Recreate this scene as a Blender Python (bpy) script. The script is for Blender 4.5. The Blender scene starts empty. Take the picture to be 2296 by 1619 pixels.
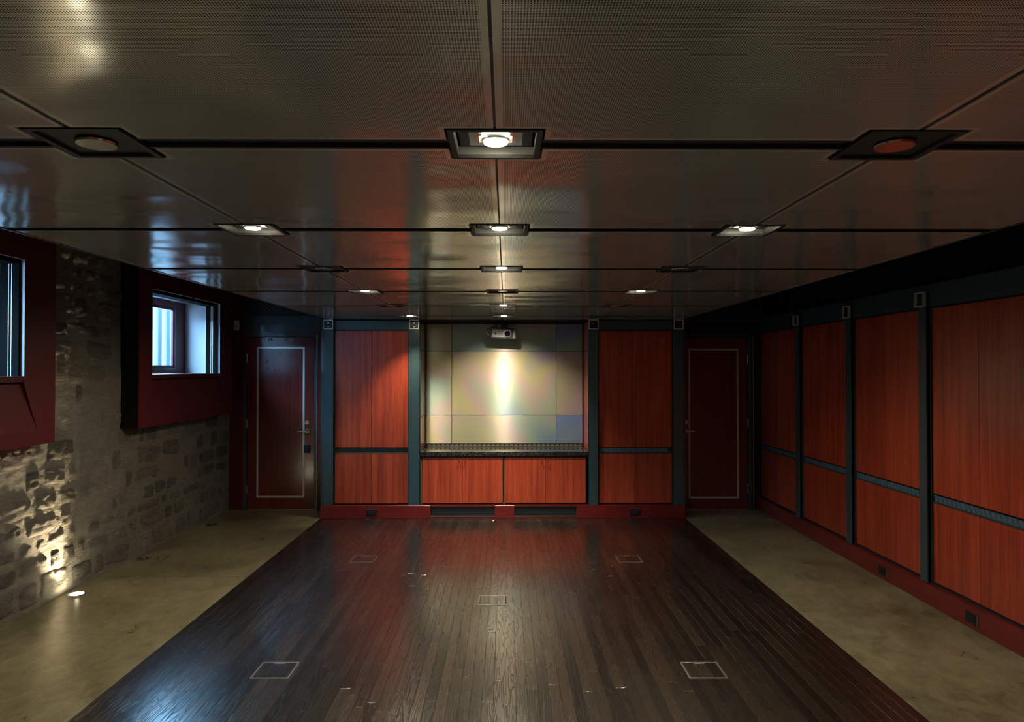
import bpy, bmesh, math, random
from mathutils import Vector, Matrix, noise
random.seed(7)
PI = math.pi
S = bpy.context.scene
C = S.collection

# ------------------------------------------------------------------ camera
cam = bpy.data.cameras.new('camera'); camo = bpy.data.objects.new('camera', cam); C.objects.link(camo)
cam.sensor_fit = 'HORIZONTAL'; cam.sensor_width = 36.0; cam.lens = 36.0 * 1570 / 2296
cam.clip_start = 0.02
camo.location = (0, 0, 1.65)
camo.rotation_euler = (PI / 2 + 18.5 / 1570, 0, -13 / 1570)
S.camera = camo

# ------------------------------------------------------------------ world (daylight outside the windows)
W = bpy.data.worlds.new('world'); S.world = W; W.use_nodes = True
bg = W.node_tree.nodes['Background']
bg.inputs['Color'].default_value = (0.34, 0.64, 1.0, 1); bg.inputs['Strength'].default_value = 18.0

# ------------------------------------------------------------------ exposure
vs = S.view_settings
vs.view_transform = 'Standard'; vs.look = 'None'; vs.gamma = 1.0; vs.exposure = 1.95; vs.use_curve_mapping = False

LAMP_W = 42.0          # one ceiling downlight, watts
LAMP_COL = (1.0, 0.90, 0.70)

# ------------------------------------------------------------------ helpers
def link(o, parent=None):
    C.objects.link(o)
    if parent is not None: o.parent = parent
    return o

def mesh_of(bm, name='mesh', smooth=False):
    me = bpy.data.meshes.new(name); bm.normal_update(); bm.to_mesh(me); bm.free()
    if smooth:
        for p in me.polygons: p.use_smooth = True
    return me

def obj(name, bm, mat, parent=None, loc=None, smooth=False):
    me = bm if isinstance(bm, bpy.types.Mesh) else mesh_of(bm, name, smooth)
    if mat is not None and not me.materials:
        for m in (mat if isinstance(mat, (list, tuple)) else [mat]): me.materials.append(m)
    o = bpy.data.objects.new(name, me)
    if loc is not None: o.location = loc
    return link(o, parent)

def tag(o, label, cat, group=None):
    o['label'] = label; o['category'] = cat
    if group: o['group'] = group
    return o

def struct(o, label=None):
    o['kind'] = 'structure'
    if label: o['label'] = label
    return o

def thing(name, label, cat, loc=(0, 0, 0), rz=0.0, group=None):
    o = bpy.data.objects.new(name, None); o.empty_display_size = 0.05
    o.location = loc; o.rotation_euler = (0, 0, rz); link(o)
    return tag(o, label, cat, group)

def BM(): return bmesh.new()

def bx(bm, x0, x1, y0, y1, z0, z1, bev=0.0, mi=0):
    if x0 > x1: x0, x1 = x1, x0
    if y0 > y1: y0, y1 = y1, y0
    if z0 > z1: z0, z1 = z1, z0
    v = [bm.verts.new(p) for p in ((x0,y0,z0),(x1,y0,z0),(x1,y1,z0),(x0,y1,z0),(x0,y0,z1),(x1,y0,z1),(x1,y1,z1),(x0,y1,z1))]
    fs = [bm.faces.new([v[i] for i in q]) for q in ((3,2,1,0),(4,5,6,7),(0,1,5,4),(1,2,6,5),(2,3,7,6),(3,0,4,7))]
    for f in fs: f.material_index = mi
    if bev > 0:
        es = list({e for f in fs for e in f.edges})
        bmesh.ops.bevel(bm, geom=es, offset=bev, segments=1, affect='EDGES', clamp_overlap=True)
    return bm

def box(x0, x1, y0, y1, z0, z1, bev=0.0): return bx(BM(), x0, x1, y0, y1, z0, z1, bev)

def quad(bm, *p):
    return bm.faces.new([bm.verts.new(q) for q in p])

def cyl(bm, c, r, h, axis='z', n=20, r2=None):
    """cylinder or cone frustum from c along the axis for h"""
    r2 = r if r2 is None else r2
    A = {'x': ((0,1,0),(0,0,1),(1,0,0)), 'y': ((0,0,1),(1,0,0),(0,1,0)), 'z': ((1,0,0),(0,1,0),(0,0,1))}[axis]
    U, V, N = (Vector(a) for a in A); c = Vector(c)
    a = [bm.verts.new(c + r * (U * math.cos(2*PI*i/n) + V * math.sin(2*PI*i/n))) for i in range(n)]
    b = [bm.verts.new(c + N * h + r2 * (U * math.cos(2*PI*i/n) + V * math.sin(2*PI*i/n))) for i in range(n)]
    for i in range(n):
        j = (i + 1) % n; bm.faces.new((a[i], a[j], b[j], b[i]))
    bm.faces.new(a[::-1]); bm.faces.new(b)
    return bm

def ring(bm, c, ro, ri, h, axis='z', n=24):
    A = {'x': ((0,1,0),(0,0,1),(1,0,0)), 'y': ((0,0,1),(1,0,0),(0,1,0)), 'z': ((1,0,0),(0,1,0),(0,0,1))}[axis]
    U, V, N = (Vector(a) for a in A); c = Vector(c)
    def circ(r, k): return [bm.verts.new(c + N * k + r * (U * math.cos(2*PI*i/n) + V * math.sin(2*PI*i/n))) for i in range(n)]
    a, b, d, e = circ(ro, 0), circ(ro, h), circ(ri, h), circ(ri, 0)
    for i in range(n):
        j = (i + 1) % n
        for p, q in ((a, b), (b, d), (d, e), (e, a)): bm.faces.new((p[i], p[j], q[j], q[i]))
    return bm

def rectring(bm, x0, x1, z0, z1, w, y0, y1):
    """rectangular picture-frame ring in the xz plane"""
    bx(bm, x0, x1, y0, y1, z0, z0 + w); bx(bm, x0, x1, y0, y1, z1 - w, z1)
    bx(bm, x0, x0 + w, y0, y1, z0 + w, z1 - w); bx(bm, x1 - w, x1, y0, y1, z0 + w, z1 - w)
    return bm

def tube(bm, pts, r, n=8):
    pts = [Vector(p) for p in pts]; prev = None
    for i, p in enumerate(pts):
        t = (pts[min(i+1, len(pts)-1)] - pts[max(i-1, 0)]).normalized()
        u = t.orthogonal().normalized() if i == 0 else (u - t * u.dot(t)).normalized()
        w = t.cross(u)
        cur = [bm.verts.new(p + r * (u * math.cos(2*PI*k/n) + w * math.sin(2*PI*k/n))) for k in range(n)]
        if prev:
            for k in range(n): bm.faces.new((prev[k], prev[(k+1) % n], cur[(k+1) % n], cur[k]))
        else: bm.faces.new(cur[::-1])
        prev = cur
    bm.faces.new(prev)
    return bm

# ------------------------------------------------------------------ materials
class Mat:
    def __init__(s, name):
        s.m = bpy.data.materials.new(name); s.m.use_nodes = True
        s.t = s.m.node_tree; s.n = s.t.nodes; s.b = s.n['Principled BSDF']; s.out = s.n['Material Output']
    def node(s, typ, ins=None, **kw):
        nd = s.n.new(typ)
        for k, v in kw.items(): setattr(nd, k, v)
        for k, v in (ins or {}).items(): s.put(nd.inputs[k], v)
        return nd
    def put(s, sock, v):
        if isinstance(v, bpy.types.NodeSocket): s.t.links.new(v, sock)
        elif isinstance(v, bpy.types.Node): s.t.links.new(v.outputs[0], sock)
        else:
            if hasattr(sock, 'default_value') and isinstance(v, tuple) and len(v) == 3 and sock.type == 'RGBA': v = (*v, 1)
            sock.default_value = v
    def set(s, **kw):
        for k, v in kw.items(): s.put(s.b.inputs[k.replace('_', ' ')], v)
        return s
    def math(s, op, a, b=0.0, c=0.0):
        nd = s.n.new('ShaderNodeMath'); nd.operation = op
        for i, v in enumerate((a, b, c)): s.put(nd.inputs[i], v)
        return nd
    def pos(s, scale=(1, 1, 1), kind='pos'):
        if kind == 'pos': src = s.node('ShaderNodeNewGeometry').outputs['Position']
        else: src = s.node('ShaderNodeTexCoord').outputs['Object']
        return s.node('ShaderNodeVectorMath', {0: src, 1: scale}, operation='MULTIPLY')
    def noise(s, vec, scale=5.0, detail=4.0, rough=0.55, dist=0.0):
        return s.node('ShaderNodeTexNoise', {'Vector': vec, 'Scale': scale, 'Detail': detail, 'Roughness': rough, 'Distortion': dist})
    def ramp(s, fac, *stops):
        nd = s.node('ShaderNodeValToRGB', {'Fac': fac}); cr = nd.color_ramp
        while len(cr.elements) < len(stops): cr.elements.new(0.5)
        for e, (p, c) in zip(cr.elements, stops):
            e.position = p; e.color = (*c, 1) if not isinstance(c, float) else (c, c, c, 1)
        return nd
    def bump(s, h, strength=0.3, dist=0.01, normal=None):
        ins = {'Height': h, 'Strength': strength, 'Distance': dist}
        if normal is not None: ins['Normal'] = normal
        nd = s.node('ShaderNodeBump', ins); s.put(s.b.inputs['Normal'], nd); return nd
    def mix(s, fac, a, b, mode='MIX'):
        nd = s.node('ShaderNodeMix', data_type='RGBA', blend_type=mode)
        s.put(nd.inputs[0], fac); s.put(nd.inputs[6], a); s.put(nd.inputs[7], b)
        return nd.outputs[2]

def plain(name, col, rough=0.5, metal=0.0, coat=0.0, spec=0.5):
    m = Mat(name); m.set(Base_Color=(*col, 1), Roughness=rough, Metallic=metal)
    m.b.inputs['Coat Weight'].default_value = coat; m.b.inputs['Specular IOR Level'].default_value = spec
    return m.m

def emit(name, col, k):
    m = Mat(name); m.set(Base_Color=(0, 0, 0, 1)); m.put(m.b.inputs['Emission Color'], (*col, 1)); m.b.inputs['Emission Strength'].default_value = k
    return m.m

def wood_red(name, dark, mid, light, rough=0.32, coat=0.25):
    """mahogany veneer, straight vertical ribbon grain, tone differs from leaf to leaf"""
    m = Mat(name)
    info = m.node('ShaderNodeObjectInfo')
    off = m.node('ShaderNodeCombineXYZ', {0: m.math('MULTIPLY', info.outputs['Random'], 13.0), 1: m.math('MULTIPLY', info.outputs['Random'], 7.0), 2: m.math('MULTIPLY', info.outputs['Random'], 5.0)})
    p = m.node('ShaderNodeVectorMath', {0: m.node('ShaderNodeNewGeometry').outputs['Position'], 1: off}, operation='ADD')
    p1 = m.node('ShaderNodeVectorMath', {0: p, 1: (26, 26, 0.9)}, operation='MULTIPLY')
    p2 = m.node('ShaderNodeVectorMath', {0: p, 1: (140, 140, 9)}, operation='MULTIPLY')
    n1 = m.noise(p1, 1.0, 3, 0.6, 0.6); n2 = m.noise(p2, 1.0, 2, 0.6)
    f = m.math('ADD', m.math('MULTIPLY', n1.outputs['Fac'], 0.72), m.math('MULTIPLY', n2.outputs['Fac'], 0.28))
    f2 = m.math('ADD', f, m.math('MULTIPLY', m.math('SUBTRACT', info.outputs['Random'], 0.5), 0.10))
    col = m.ramp(f2, (0.30, dark), (0.52, mid), (0.72, light))
    m.set(Base_Color=col, Roughness=rough); m.b.inputs['Coat Weight'].default_value = coat; m.b.inputs['Coat Roughness'].default_value = 0.18
    m.bump(n2.outputs['Fac'], 0.06, 0.002)
    return m.m

M = {}
M['veneer'] = wood_red('mahogany_veneer', (0.17, 0.020, 0.009), (0.36, 0.048, 0.018), (0.50, 0.082, 0.030))
M['door_veneer'] = wood_red('door_veneer', (0.095, 0.010, 0.009), (0.15, 0.017, 0.014), (0.20, 0.028, 0.02), 0.16, 1.0)
def red_paint():
    m = Mat('red_lacquered_wood')
    n = m.noise(m.pos((3, 3, 14)), 2.0, 4, 0.6, 1.0)
    col = m.ramp(n.outputs['Fac'], (0.3, (0.105, 0.008, 0.008)), (0.7, (0.185, 0.016, 0.012)))
    m.set(Base_Color=col, Roughness=0.28); m.b.inputs['Coat Weight'].default_value = 0.3
    return m.m
M['red'] = red_paint()
M['box_red'] = plain('dark_red_paint', (0.075, 0.005, 0.007), 0.42)
M['teal'] = plain('teal_painted_steel', (0.031, 0.062, 0.070), 0.32, 0.0, 0.6)
M['teal_rail'] = plain('slate_blue_rail', (0.060, 0.115, 0.160), 0.42)
M['black'] = plain('matt_black', (0.006, 0.006, 0.007), 0.6)
M['black_gloss'] = plain('satin_black', (0.010, 0.010, 0.012), 0.35)
M['void'] = plain('black_painted_void', (0.004, 0.004, 0.004), 0.9, spec=0.1)
M['chrome'] = plain('chrome', (0.78, 0.78, 0.76), 0.16, 1.0)
M['dull_brass'] = plain('dull_brass_edge', (0.34, 0.31, 0.25), 0.4, 0.8)
M['satin'] = plain('satin_metal', (0.62, 0.60, 0.55), 0.34, 1.0)
M['silver_line'] = plain('aluminium_inlay', (0.62, 0.62, 0.58), 0.38, 0.45)
M['white_plastic'] = plain('white_plastic', (0.62, 0.62, 0.60), 0.45)
M['grey_plastic'] = plain('silver_grey_plastic', (0.36, 0.37, 0.37), 0.38, 0.2)
M['recess_grey'] = plain('recess_grey', (0.13, 0.13, 0.12), 0.4)
M['projector_grey'] = plain('projector_shell', (0.16, 0.17, 0.17), 0.35, 0.3)
M['olive_edge'] = plain('olive_metal_edge', (0.16, 0.14, 0.07), 0.4, 0.3)
M['lamp'] = emit('lamp_glow', (1.0, 0.90, 0.66), 45)
M['lamp_off'] = plain('dark_lamp_glass', (0.05, 0.05, 0.05), 0.1, 0.3)
M['uplamp'] = emit('uplight_glow', (1.0, 0.88, 0.60), 40)
M['black_glass'] = plain('black_lens_glass', (0.006, 0.006, 0.01), 0.05)
M['cable'] = plain('black_cable', (0.01, 0.01, 0.01), 0.4)
M['screen_frost'] = plain('pale_jamb', (0.42, 0.39, 0.42), 0.4)

def perforated():
    m = Mat('perforated_metal_panel'); P = 0.0048
    p = m.node('ShaderNodeTexCoord').outputs['Object']
    sep = m.node('ShaderNodeSeparateXYZ', {0: p})
    def cell(o): return m.math('SUBTRACT', m.math('FRACT', m.math('DIVIDE', sep.outputs[o], P)), 0.5)
    cx, cy = cell(0), cell(1)
    d = m.math('SQRT', m.math('ADD', m.math('MULTIPLY', cx, cx), m.math('MULTIPLY', cy, cy)))
    hole = m.math('LESS_THAN', d, 0.29)
    col = m.mix(hole, (0.465, 0.465, 0.405, 1), (0.010, 0.010, 0.009, 1))
    inv = m.math('SUBTRACT', 1.0, hole)
    wav = wave_bump(m)
    m.set(Base_Color=col, Metallic=m.math('MULTIPLY', inv, 0.40), Roughness=m.math('ADD', m.math('MULTIPLY', hole, 0.5), 0.13))
    m.put(m.b.inputs['Specular IOR Level'], m.math('MULTIPLY', inv, 0.5)); m.b.inputs['IOR'].default_value = 2.3
    return m.m
def wave_bump(m):
    info = m.node('ShaderNodeObjectInfo').outputs['Random']
    v = m.node('ShaderNodeVectorMath', {0: m.pos((1.9, 3.2, 1)), 1: m.node('ShaderNodeCombineXYZ', {0: m.math('MULTIPLY', info, 19.0), 2: m.math('MULTIPLY', info, 31.0)})}, operation='ADD')
    n = m.noise(v, 1.0, 1.0, 0.4)
    return m.bump(n.outputs['Fac'], 0.6, 0.02)
def smooth_panel():
    m = Mat('plain_metal_panel_edge'); wave_bump(m)
    m.set(Base_Color=(0.465, 0.465, 0.405, 1), Metallic=0.40, Roughness=0.14); m.b.inputs['IOR'].default_value = 2.3
    return m.m
M['perf'] = perforated(); M['panel_edge'] = smooth_panel()

def steel():
    m = Mat('brushed_stainless_steel')
    info = m.node('ShaderNodeObjectInfo').outputs['Random']
    off = m.node('ShaderNodeCombineXYZ', {0: m.math('MULTIPLY', info, 11.0), 2: m.math('MULTIPLY', info, 17.0)})
    p = m.node('ShaderNodeVectorMath', {0: m.pos((0.9, 1, 0.9)), 1: off}, operation='ADD')
    n = m.noise(p, 1.0, 2, 0.5, 0.3)
    tint = m.ramp(n.outputs['Fac'], (0.34, (0.22, 0.30, 0.38)), (0.42, (0.31, 0.38, 0.30)), (0.50, (0.43, 0.34, 0.32)), (0.58, (0.42, 0.40, 0.22)), (0.66, (0.31, 0.28, 0.38)))  # patchy reflected hues painted into the base colour
    br = m.noise(m.pos((2, 1, 900)), 1.0, 2, 0.6)
    wave = m.noise(m.pos((2.2, 1, 1.4)), 1.0, 1, 0.4)
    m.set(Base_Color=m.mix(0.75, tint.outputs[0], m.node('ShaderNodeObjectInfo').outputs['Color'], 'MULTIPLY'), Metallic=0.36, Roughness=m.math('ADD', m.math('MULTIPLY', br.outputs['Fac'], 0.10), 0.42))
    m.b.inputs['Anisotropic'].default_value = 1.0
    m.b.inputs['Anisotropic Rotation'].default_value = 0.25
    m.put(m.b.inputs['Tangent'], m.node('ShaderNodeCombineXYZ', {0: 1.0, 1: 0.0, 2: 0.0}))
    m.bump(wave.outputs['Fac'], 0.25, 0.02)
    return m.m
M['steel'] = steel()

def concrete():
    m = Mat('polished_stained_concrete')
    big = m.noise(m.pos((0.9, 0.9, 1)), 1.3, 5, 0.6, 0.5); mid = m.noise(m.pos((1.6, 1, 1)), 5.5, 9, 0.72, 1.0); fine = m.noise(m.pos(), 60, 4, 0.6)
    f = m.math('ADD', m.math('MULTIPLY', big.outputs['Fac'], 0.42), m.math('MULTIPLY', mid.outputs['Fac'], 0.58))
    col = m.ramp(f, (0.40, (0.115, 0.095, 0.050)), (0.5, (0.205, 0.175, 0.096)), (0.60, (0.285, 0.252, 0.152)))
    spk = m.ramp(fine.outputs['Fac'], (0.28, 0.75), (0.42, 1.0))
    m.set(Base_Color=m.mix(0.5, col.outputs[0], spk.outputs[0], 'MULTIPLY'), Roughness=m.math('ADD', m.math('MULTIPLY', mid.outputs['Fac'], 0.22), 0.20))
    m.bump(big.outputs['Fac'], 0.08, 0.01)
    return m.m
M['concrete'] = concrete()

def oak():
    m = Mat('dark_stained_oak')
    geo = m.node('ShaderNodeNewGeometry'); info = m.node('ShaderNodeObjectInfo')
    r = m.math('FRACT', m.math('ADD', m.math('MULTIPLY', info.outputs['Random'], 3.7), m.math('MULTIPLY', geo.outputs['Random Per Island'], 5.3)))
    off = m.node('ShaderNodeCombineXYZ', {0: m.math('MULTIPLY', r, 9.0), 1: m.math('MULTIPLY', r, 41.0), 2: m.math('MULTIPLY', r, 23.0)})
    p = m.node('ShaderNodeVectorMath', {0: geo.outputs['Position'], 1: off}, operation='ADD')
    pc = m.node('ShaderNodeVectorMath', {0: p, 1: (15, 0.9, 1)}, operation='MULTIPLY')
    c = m.noise(pc, 1.0, 2.5, 0.5, 0.4)                       # growth rings cut by the board: contour lines
    k = m.math('ABSOLUTE', m.math('SINE', m.math('MULTIPLY', c.outputs['Fac'], m.math('ADD', 34.0, m.math('MULTIPLY', r, 26.0)))))
    line = m.ramp(k, (0.0, 0.0), (0.42, 1.0))
    pf = m.node('ShaderNodeVectorMath', {0: p, 1: (420, 9, 1)}, operation='MULTIPLY')
    fn = m.noise(pf, 1.0, 3, 0.6)
    tone = m.ramp(r, (0.0, (0.0115, 0.0085, 0.0055)), (0.4, (0.0175, 0.0128, 0.008)), (0.75, (0.025, 0.0180, 0.011)), (1.0, (0.036, 0.0235, 0.0145)))
    g = m.math('MULTIPLY', m.math('ADD', m.math('MULTIPLY', line, 0.85), 0.18), m.math('ADD', m.math('MULTIPLY', fn.outputs['Fac'], 0.7), 0.62))
    gc = m.node('ShaderNodeCombineColor', {0: g, 1: g, 2: g})
    wear = m.noise(m.pos((1.2, 1.2, 1)), 1.6, 6, 0.65)
    m.set(Base_Color=m.mix(1.0, tone.outputs[0], gc, 'MULTIPLY'),
          Roughness=m.math('ADD', m.math('MULTIPLY', wear.outputs['Fac'], 0.22), m.math('ADD', 0.14, m.math('MULTIPLY', m.math('SUBTRACT', 1.0, line), 0.16))))
    hgt = m.math('ADD', m.math('MULTIPLY', line, 0.7), m.math('MULTIPLY', fn.outputs['Fac'], 0.3))
    bn = m.bump(hgt, 0.32, 0.0010); m.put(m.b.inputs['Coat Normal'], bn)
    m.b.inputs['Specular IOR Level'].default_value = 0.6
    m.b.inputs['Coat Weight'].default_value = 0.8; m.b.inputs['Coat Roughness'].default_value = 0.20; m.b.inputs['Coat IOR'].default_value = 2.0
    return m.m
M['oak'] = oak()

def stone(name, cols, bump=0.9, dist=0.02):
    m = Mat(name)
    info = m.node('ShaderNodeObjectInfo').outputs['Random']
    n1 = m.noise(m.pos((14, 9, 26)), 1.0, 8, 0.68, 1.2); n2 = m.noise(m.pos((3, 2, 4)), 1.0, 4, 0.6); n3 = m.noise(m.pos((60, 50, 90)), 1.0, 5, 0.7)
    f = m.math('ADD', m.math('MULTIPLY', n1.outputs['Fac'], 0.55), m.math('MULTIPLY', n2.outputs['Fac'], 0.30))
    f = m.math('ADD', f, m.math('MULTIPLY', m.math('SUBTRACT', info, 0.36), 0.26))
    col = m.ramp(f, (0.25, cols[0]), (0.5, cols[1]), (0.75, cols[2]))
    m.set(Base_Color=col, Roughness=0.92); m.b.inputs['Specular IOR Level'].default_value = 0.15
    h = m.math('ADD', m.math('MULTIPLY', n1.outputs['Fac'], 1.0), m.math('MULTIPLY', n3.outputs['Fac'], 0.35))
    m.bump(h, bump, dist)
    return m.m
M['stone'] = stone('rubble_limestone', ((0.060, 0.056, 0.049), (0.160, 0.145, 0.120), (0.30, 0.264, 0.215)), 1.0, 0.035)
M['mortar'] = stone('lime_mortar', ((0.13, 0.121, 0.10), (0.225, 0.207, 0.168), (0.32, 0.293, 0.24)), 1.0, 0.025)

def granite():
    m = Mat('black_speckled_granite')
    v = m.node('ShaderNodeTexVoronoi', {'Vector': m.pos(), 'Scale': 210.0})
    n = m.noise(m.pos(), 160, 3, 0.7)
    f = m.math('MULTIPLY', m.node('ShaderNodeSeparateColor', {0: v.outputs['Color']}).outputs[0], n.outputs['Fac'])
    col = m.ramp(f, (0.38, (0.010, 0.010, 0.010)), (0.47, (0.09, 0.085, 0.07)), (0.6, (0.30, 0.27, 0.22)))
    m.set(Base_Color=col, Roughness=0.12); return m.m
M['granite'] = granite()

def glass():
    m = Mat('window_glass')
    tr = m.node('ShaderNodeBsdfTransparent', {'Color': (0.86, 0.95, 0.97, 1)}); gl = m.node('ShaderNodeBsdfGlossy', {'Roughness': 0.02})
    mx = m.node('ShaderNodeMixShader', {0: 0.06, 1: tr.outputs[0], 2: gl.outputs[0]})
    m.t.links.new(mx.outputs[0], m.out.inputs['Surface']); return m.m
M['glass'] = glass()
def siding():
    m = Mat('blue_metal_siding'); n = m.noise(m.pos((6, 6, 1.2)), 1.0, 4, 0.6)
    m.set(Base_Color=m.ramp(n.outputs['Fac'], (0.35, (0.0010, 0.0080, 0.0125)), (0.65, (0.0020, 0.0130, 0.0185))), Roughness=0.6); return m.m
M['siding'] = siding()
M['ground'] = plain('pale_gravel', (0.30, 0.30, 0.29), 0.9)
M['scallop'] = plain('pewter_scallop', (0.34, 0.32, 0.25), 0.36, 0.75)
M['lattice'] = plain('grey_lattice_metal', (0.075, 0.085, 0.085), 0.4, 0.5)
M['lattice_teal'] = plain('teal_lattice', (0.03, 0.07, 0.09), 0.45)

# ================================================================== ROOM SHELL
XL, XR = -3.25, 3.0          # stone face, right panel face
YB = 8.25                    # wall with the two doors
YP = 7.76                    # front of the back plinth
YR = -2.6                    # wall behind the camera
ZC = 2.20                    # dropped metal ceiling
WX0, WX1 = -2.055, 1.985     # wood field

# floor --------------------------------------------------------------------
floor = struct(obj('floor', box(-3.6, 3.4, YR, 8.6, -0.16, -0.03), M['concrete']), 'dark oak strip floor between two polished concrete margins')
yj = 5.606
for (a, b, c, d) in ((-3.5, WX0 - 0.003, YR, yj - 0.004), (-3.5, WX0 - 0.003, yj + 0.004, YB + 0.15), (WX1 + 0.003, 3.3, YR, YB + 0.15)):
    obj('concrete_slab', box(a, b, c, d, -0.03, 0.0, 0.0015), M['concrete'], floor)

planks = []; nst = 71; pw = (WX1 - WX0) / nst
for i in range(nst):
    y = YR - random.random() * 1.2
    while y < YP + 0.03:
        L = random.uniform(0.55, 1.55); y1 = min(y + L, YP + 0.03)
        if y1 - y > 0.08: planks.append((WX0 + i * pw, WX0 + (i + 1) * pw, max(y, YR), y1))
        y = y1
def plank_bm(bm, x0, x1, y0, y1):
    g = 0.0005; b = 0.0009; dz = random.uniform(-0.0003, 0.0002)
    lo = [(x0+g,y0+g,-0.02),(x1-g,y0+g,-0.02),(x1-g,y1-g,-0.02),(x0+g,y1-g,-0.02)]
    md = [(p[0],p[1],-b+dz) for p in lo]
    tp = [(x0+g+b,y0+g+b,dz),(x1-g-b,y0+g+b,dz),(x1-g-b,y1-g-b,dz),(x0+g+b,y1-g-b,dz)]
    V = [[bm.verts.new(p) for p in r] for r in (lo, md, tp)]
    for A, B in ((V[0], V[1]), (V[1], V[2])):
        for k in range(4): bm.faces.new((A[k], A[(k+1) % 4], B[(k+1) % 4], B[k]))
    bm.faces.new(V[2]); bm.faces.new(V[0][::-1])
def seen(p):
    if p[3] < 3.35: return -1
    return (p[3] - max(p[2], 3.3)) / ((max(p[2], 3.3) + p[3]) / 2) ** 3
planks.sort(key=seen, reverse=True)
for p in planks[:300]:
    cx, cy = (p[0] + p[1]) / 2, (p[2] + p[3]) / 2
    b = BM(); plank_bm(b, p[0]-cx, p[1]-cx, p[2]-cy, p[3]-cy); obj('plank', b, M['oak'], floor, (cx, cy, 0))
b = BM()
for p in planks[300:]: plank_bm(b, *p)
o = obj('plank_field', b, M['oak'], floor); o['kind'] = 'stuff'

# ceiling: black void above, dropped perforated panels -----------------------
ceil = struct(obj('ceiling', box(-3.7, 3.4, YR - 0.1, 8.7, 2.66, 2.76), M['void']), 'dropped ceiling of dark perforated metal panels with black joints')
JX = [-1.955, -0.998, -0.026, 0.955, 1.925]
RY = [-1.60, -0.45, 0.62, 1.708, 2.760, 3.838, 4.955, 6.068, 7.252]
EY = 7.845
HS = 0.114; SW = 0.037      # fixture half size, strip half width
def panel(x0, x1, y0, y1, notch):
    cx, cy = (x0 + x1) / 2, (y0 + y1) / 2
    X0, X1, Y0, Y1 = x0 - cx, x1 - cx, y0 - cy, y1 - cy
    dx, dy = HS, HS - SW
    pts = []
    def corner(px, py, sx, sy, on, first):
        if not on: return [(px, py)]
        a = (px + sx * dx, py); b = (px + sx * dx, py + sy * dy); c = (px, py + sy * dy)
        return [c, b, a] if first else [a, b, c]
    pts += corner(X0, Y0, 1, 1, notch[0], True)
    pts += corner(X1, Y0, -1, 1, notch[1], False)
    pts += corner(X1, Y1, -1, -1, notch[2], True)
    pts += corner(X0, Y1, 1, -1, notch[3], False)
    bm = BM(); th = 0.018
    lo = [bm.verts.new((p[0], p[1], 0)) for p in pts]; hi = [bm.verts.new((p[0], p[1], th)) for p in pts]
    f = bm.faces.new(lo[::-1]); n = len(pts)
    for i in range(n):
        s = bm.faces.new((lo[i], lo[(i+1) % n], hi[(i+1) % n], hi[i])); s.material_index = 1
    bm.faces.new(hi).material_index = 1
    bm.normal_update()
    r = bmesh.ops.inset_region(bm, faces=[f], thickness=0.0135, use_even_offset=True)
    for q in r['faces']: q.material_index = 1
    bmesh.ops.triangulate(bm, faces=[f])
    return bm, (cx, cy, ZC)
gaps = [0.0, 0.007, 0.003, 0.007, 0.0]
ys = RY + [EY]
for k in range(len(RY)):
    for i in range(4):
        x0 = JX[i] + gaps[i]; x1 = JX[i+1] - gaps[i+1]
        last = k == len(RY) - 1
        y0 = RY[k] + SW; y1 = (ys[k+1] - SW) if not last else EY
        L = i > 0; R = i < 3
        b, loc = panel(x0, x1, y0, y1, (L, R, R and not last, L and not last))
        obj('ceiling_panel', b, [M['perf'], M['panel_edge']], ceil, loc)
for k, y in enumerate(RY):
    for i in range(4):
        x0 = JX[i] + (HS if i else 0); x1 = JX[i+1] - (HS if i < 3 else 0)
        b = box(x0, x1, y - SW + 0.001, y + SW - 0.001, ZC + 0.012, ZC + 0.03)
        bx(b, x0, x1, y - SW + 0.001, y - SW + 0.011, ZC + 0.0005, ZC + 0.012); bx(b, x0, x1, y + SW - 0.011, y + SW - 0.001, ZC + 0.0005, ZC + 0.012)
        obj('cross_strip', b, M['black'], ceil)
for i in (1, 2, 3):
    for k in range(len(RY)):
        y0 = RY[k] + HS; y1 = ys[k+1] - (HS if k < len(RY) - 1 else 0)
        obj('joint_strip', box(JX[i] - gaps[i], JX[i] + gaps[i], y0, y1, ZC + 0.002, ZC + 0.016), M['black'], ceil)
for x in (JX[0], JX[4]):
    obj('edge_trim', box(x - 0.012, x + 0.0, RY[0], EY, ZC - 0.003, ZC + 0.03) if x < 0 else box(x, x + 0.012, RY[0], EY, ZC - 0.003, ZC + 0.03), M['black_gloss'], ceil)
    obj('edge_bead', box(x - 0.016, x - 0.012, RY[0], EY, ZC + 0.004, ZC + 0.010) if x < 0 else box(x + 0.012, x + 0.016, RY[0], EY, ZC + 0.002, ZC + 0.010), M['chrome'], ceil)

# walls ----------------------------------------------------------------------
struct(obj('wall_rear', box(-3.5, 3.3, YR - 0.12, YR, -0.02, 2.7), M['red']), 'red lacquered wall behind the viewer')
wr = struct(obj('wall_right', box(XR + 0.03, XR + 0.16, YR, 8.5, -0.02, 2.7), M['void']), 'wall behind the red wood cabinets, blacked in for shade')  # black stands in for shade on the wall above the header
for k in range(6):                                   # the same panelling goes on towards the viewer, out of frame
    y = 3.82 - k * 1.075
    obj('panel', box(XR, XR + 0.03, y - 0.96, y, 0.16, 2.085), M['veneer'], wr)
wb = struct(obj('wall_back', box(-3.6, 3.3, 8.36, 8.6, -0.02, 2.7), M['black']), 'back wall with a niche lined in brushed steel panels')
struct(obj('wall_back_left', box(-3.5, -3.093, YB, 8.36, 0, 2.7), M['box_red']), 'dark red wall between the stone wall and the door')
struct(obj('wall_back_right', box(2.93, 3.2, YB, 8.36, 0, 2.7), M['black']), 'black wall beside the right door')

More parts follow.
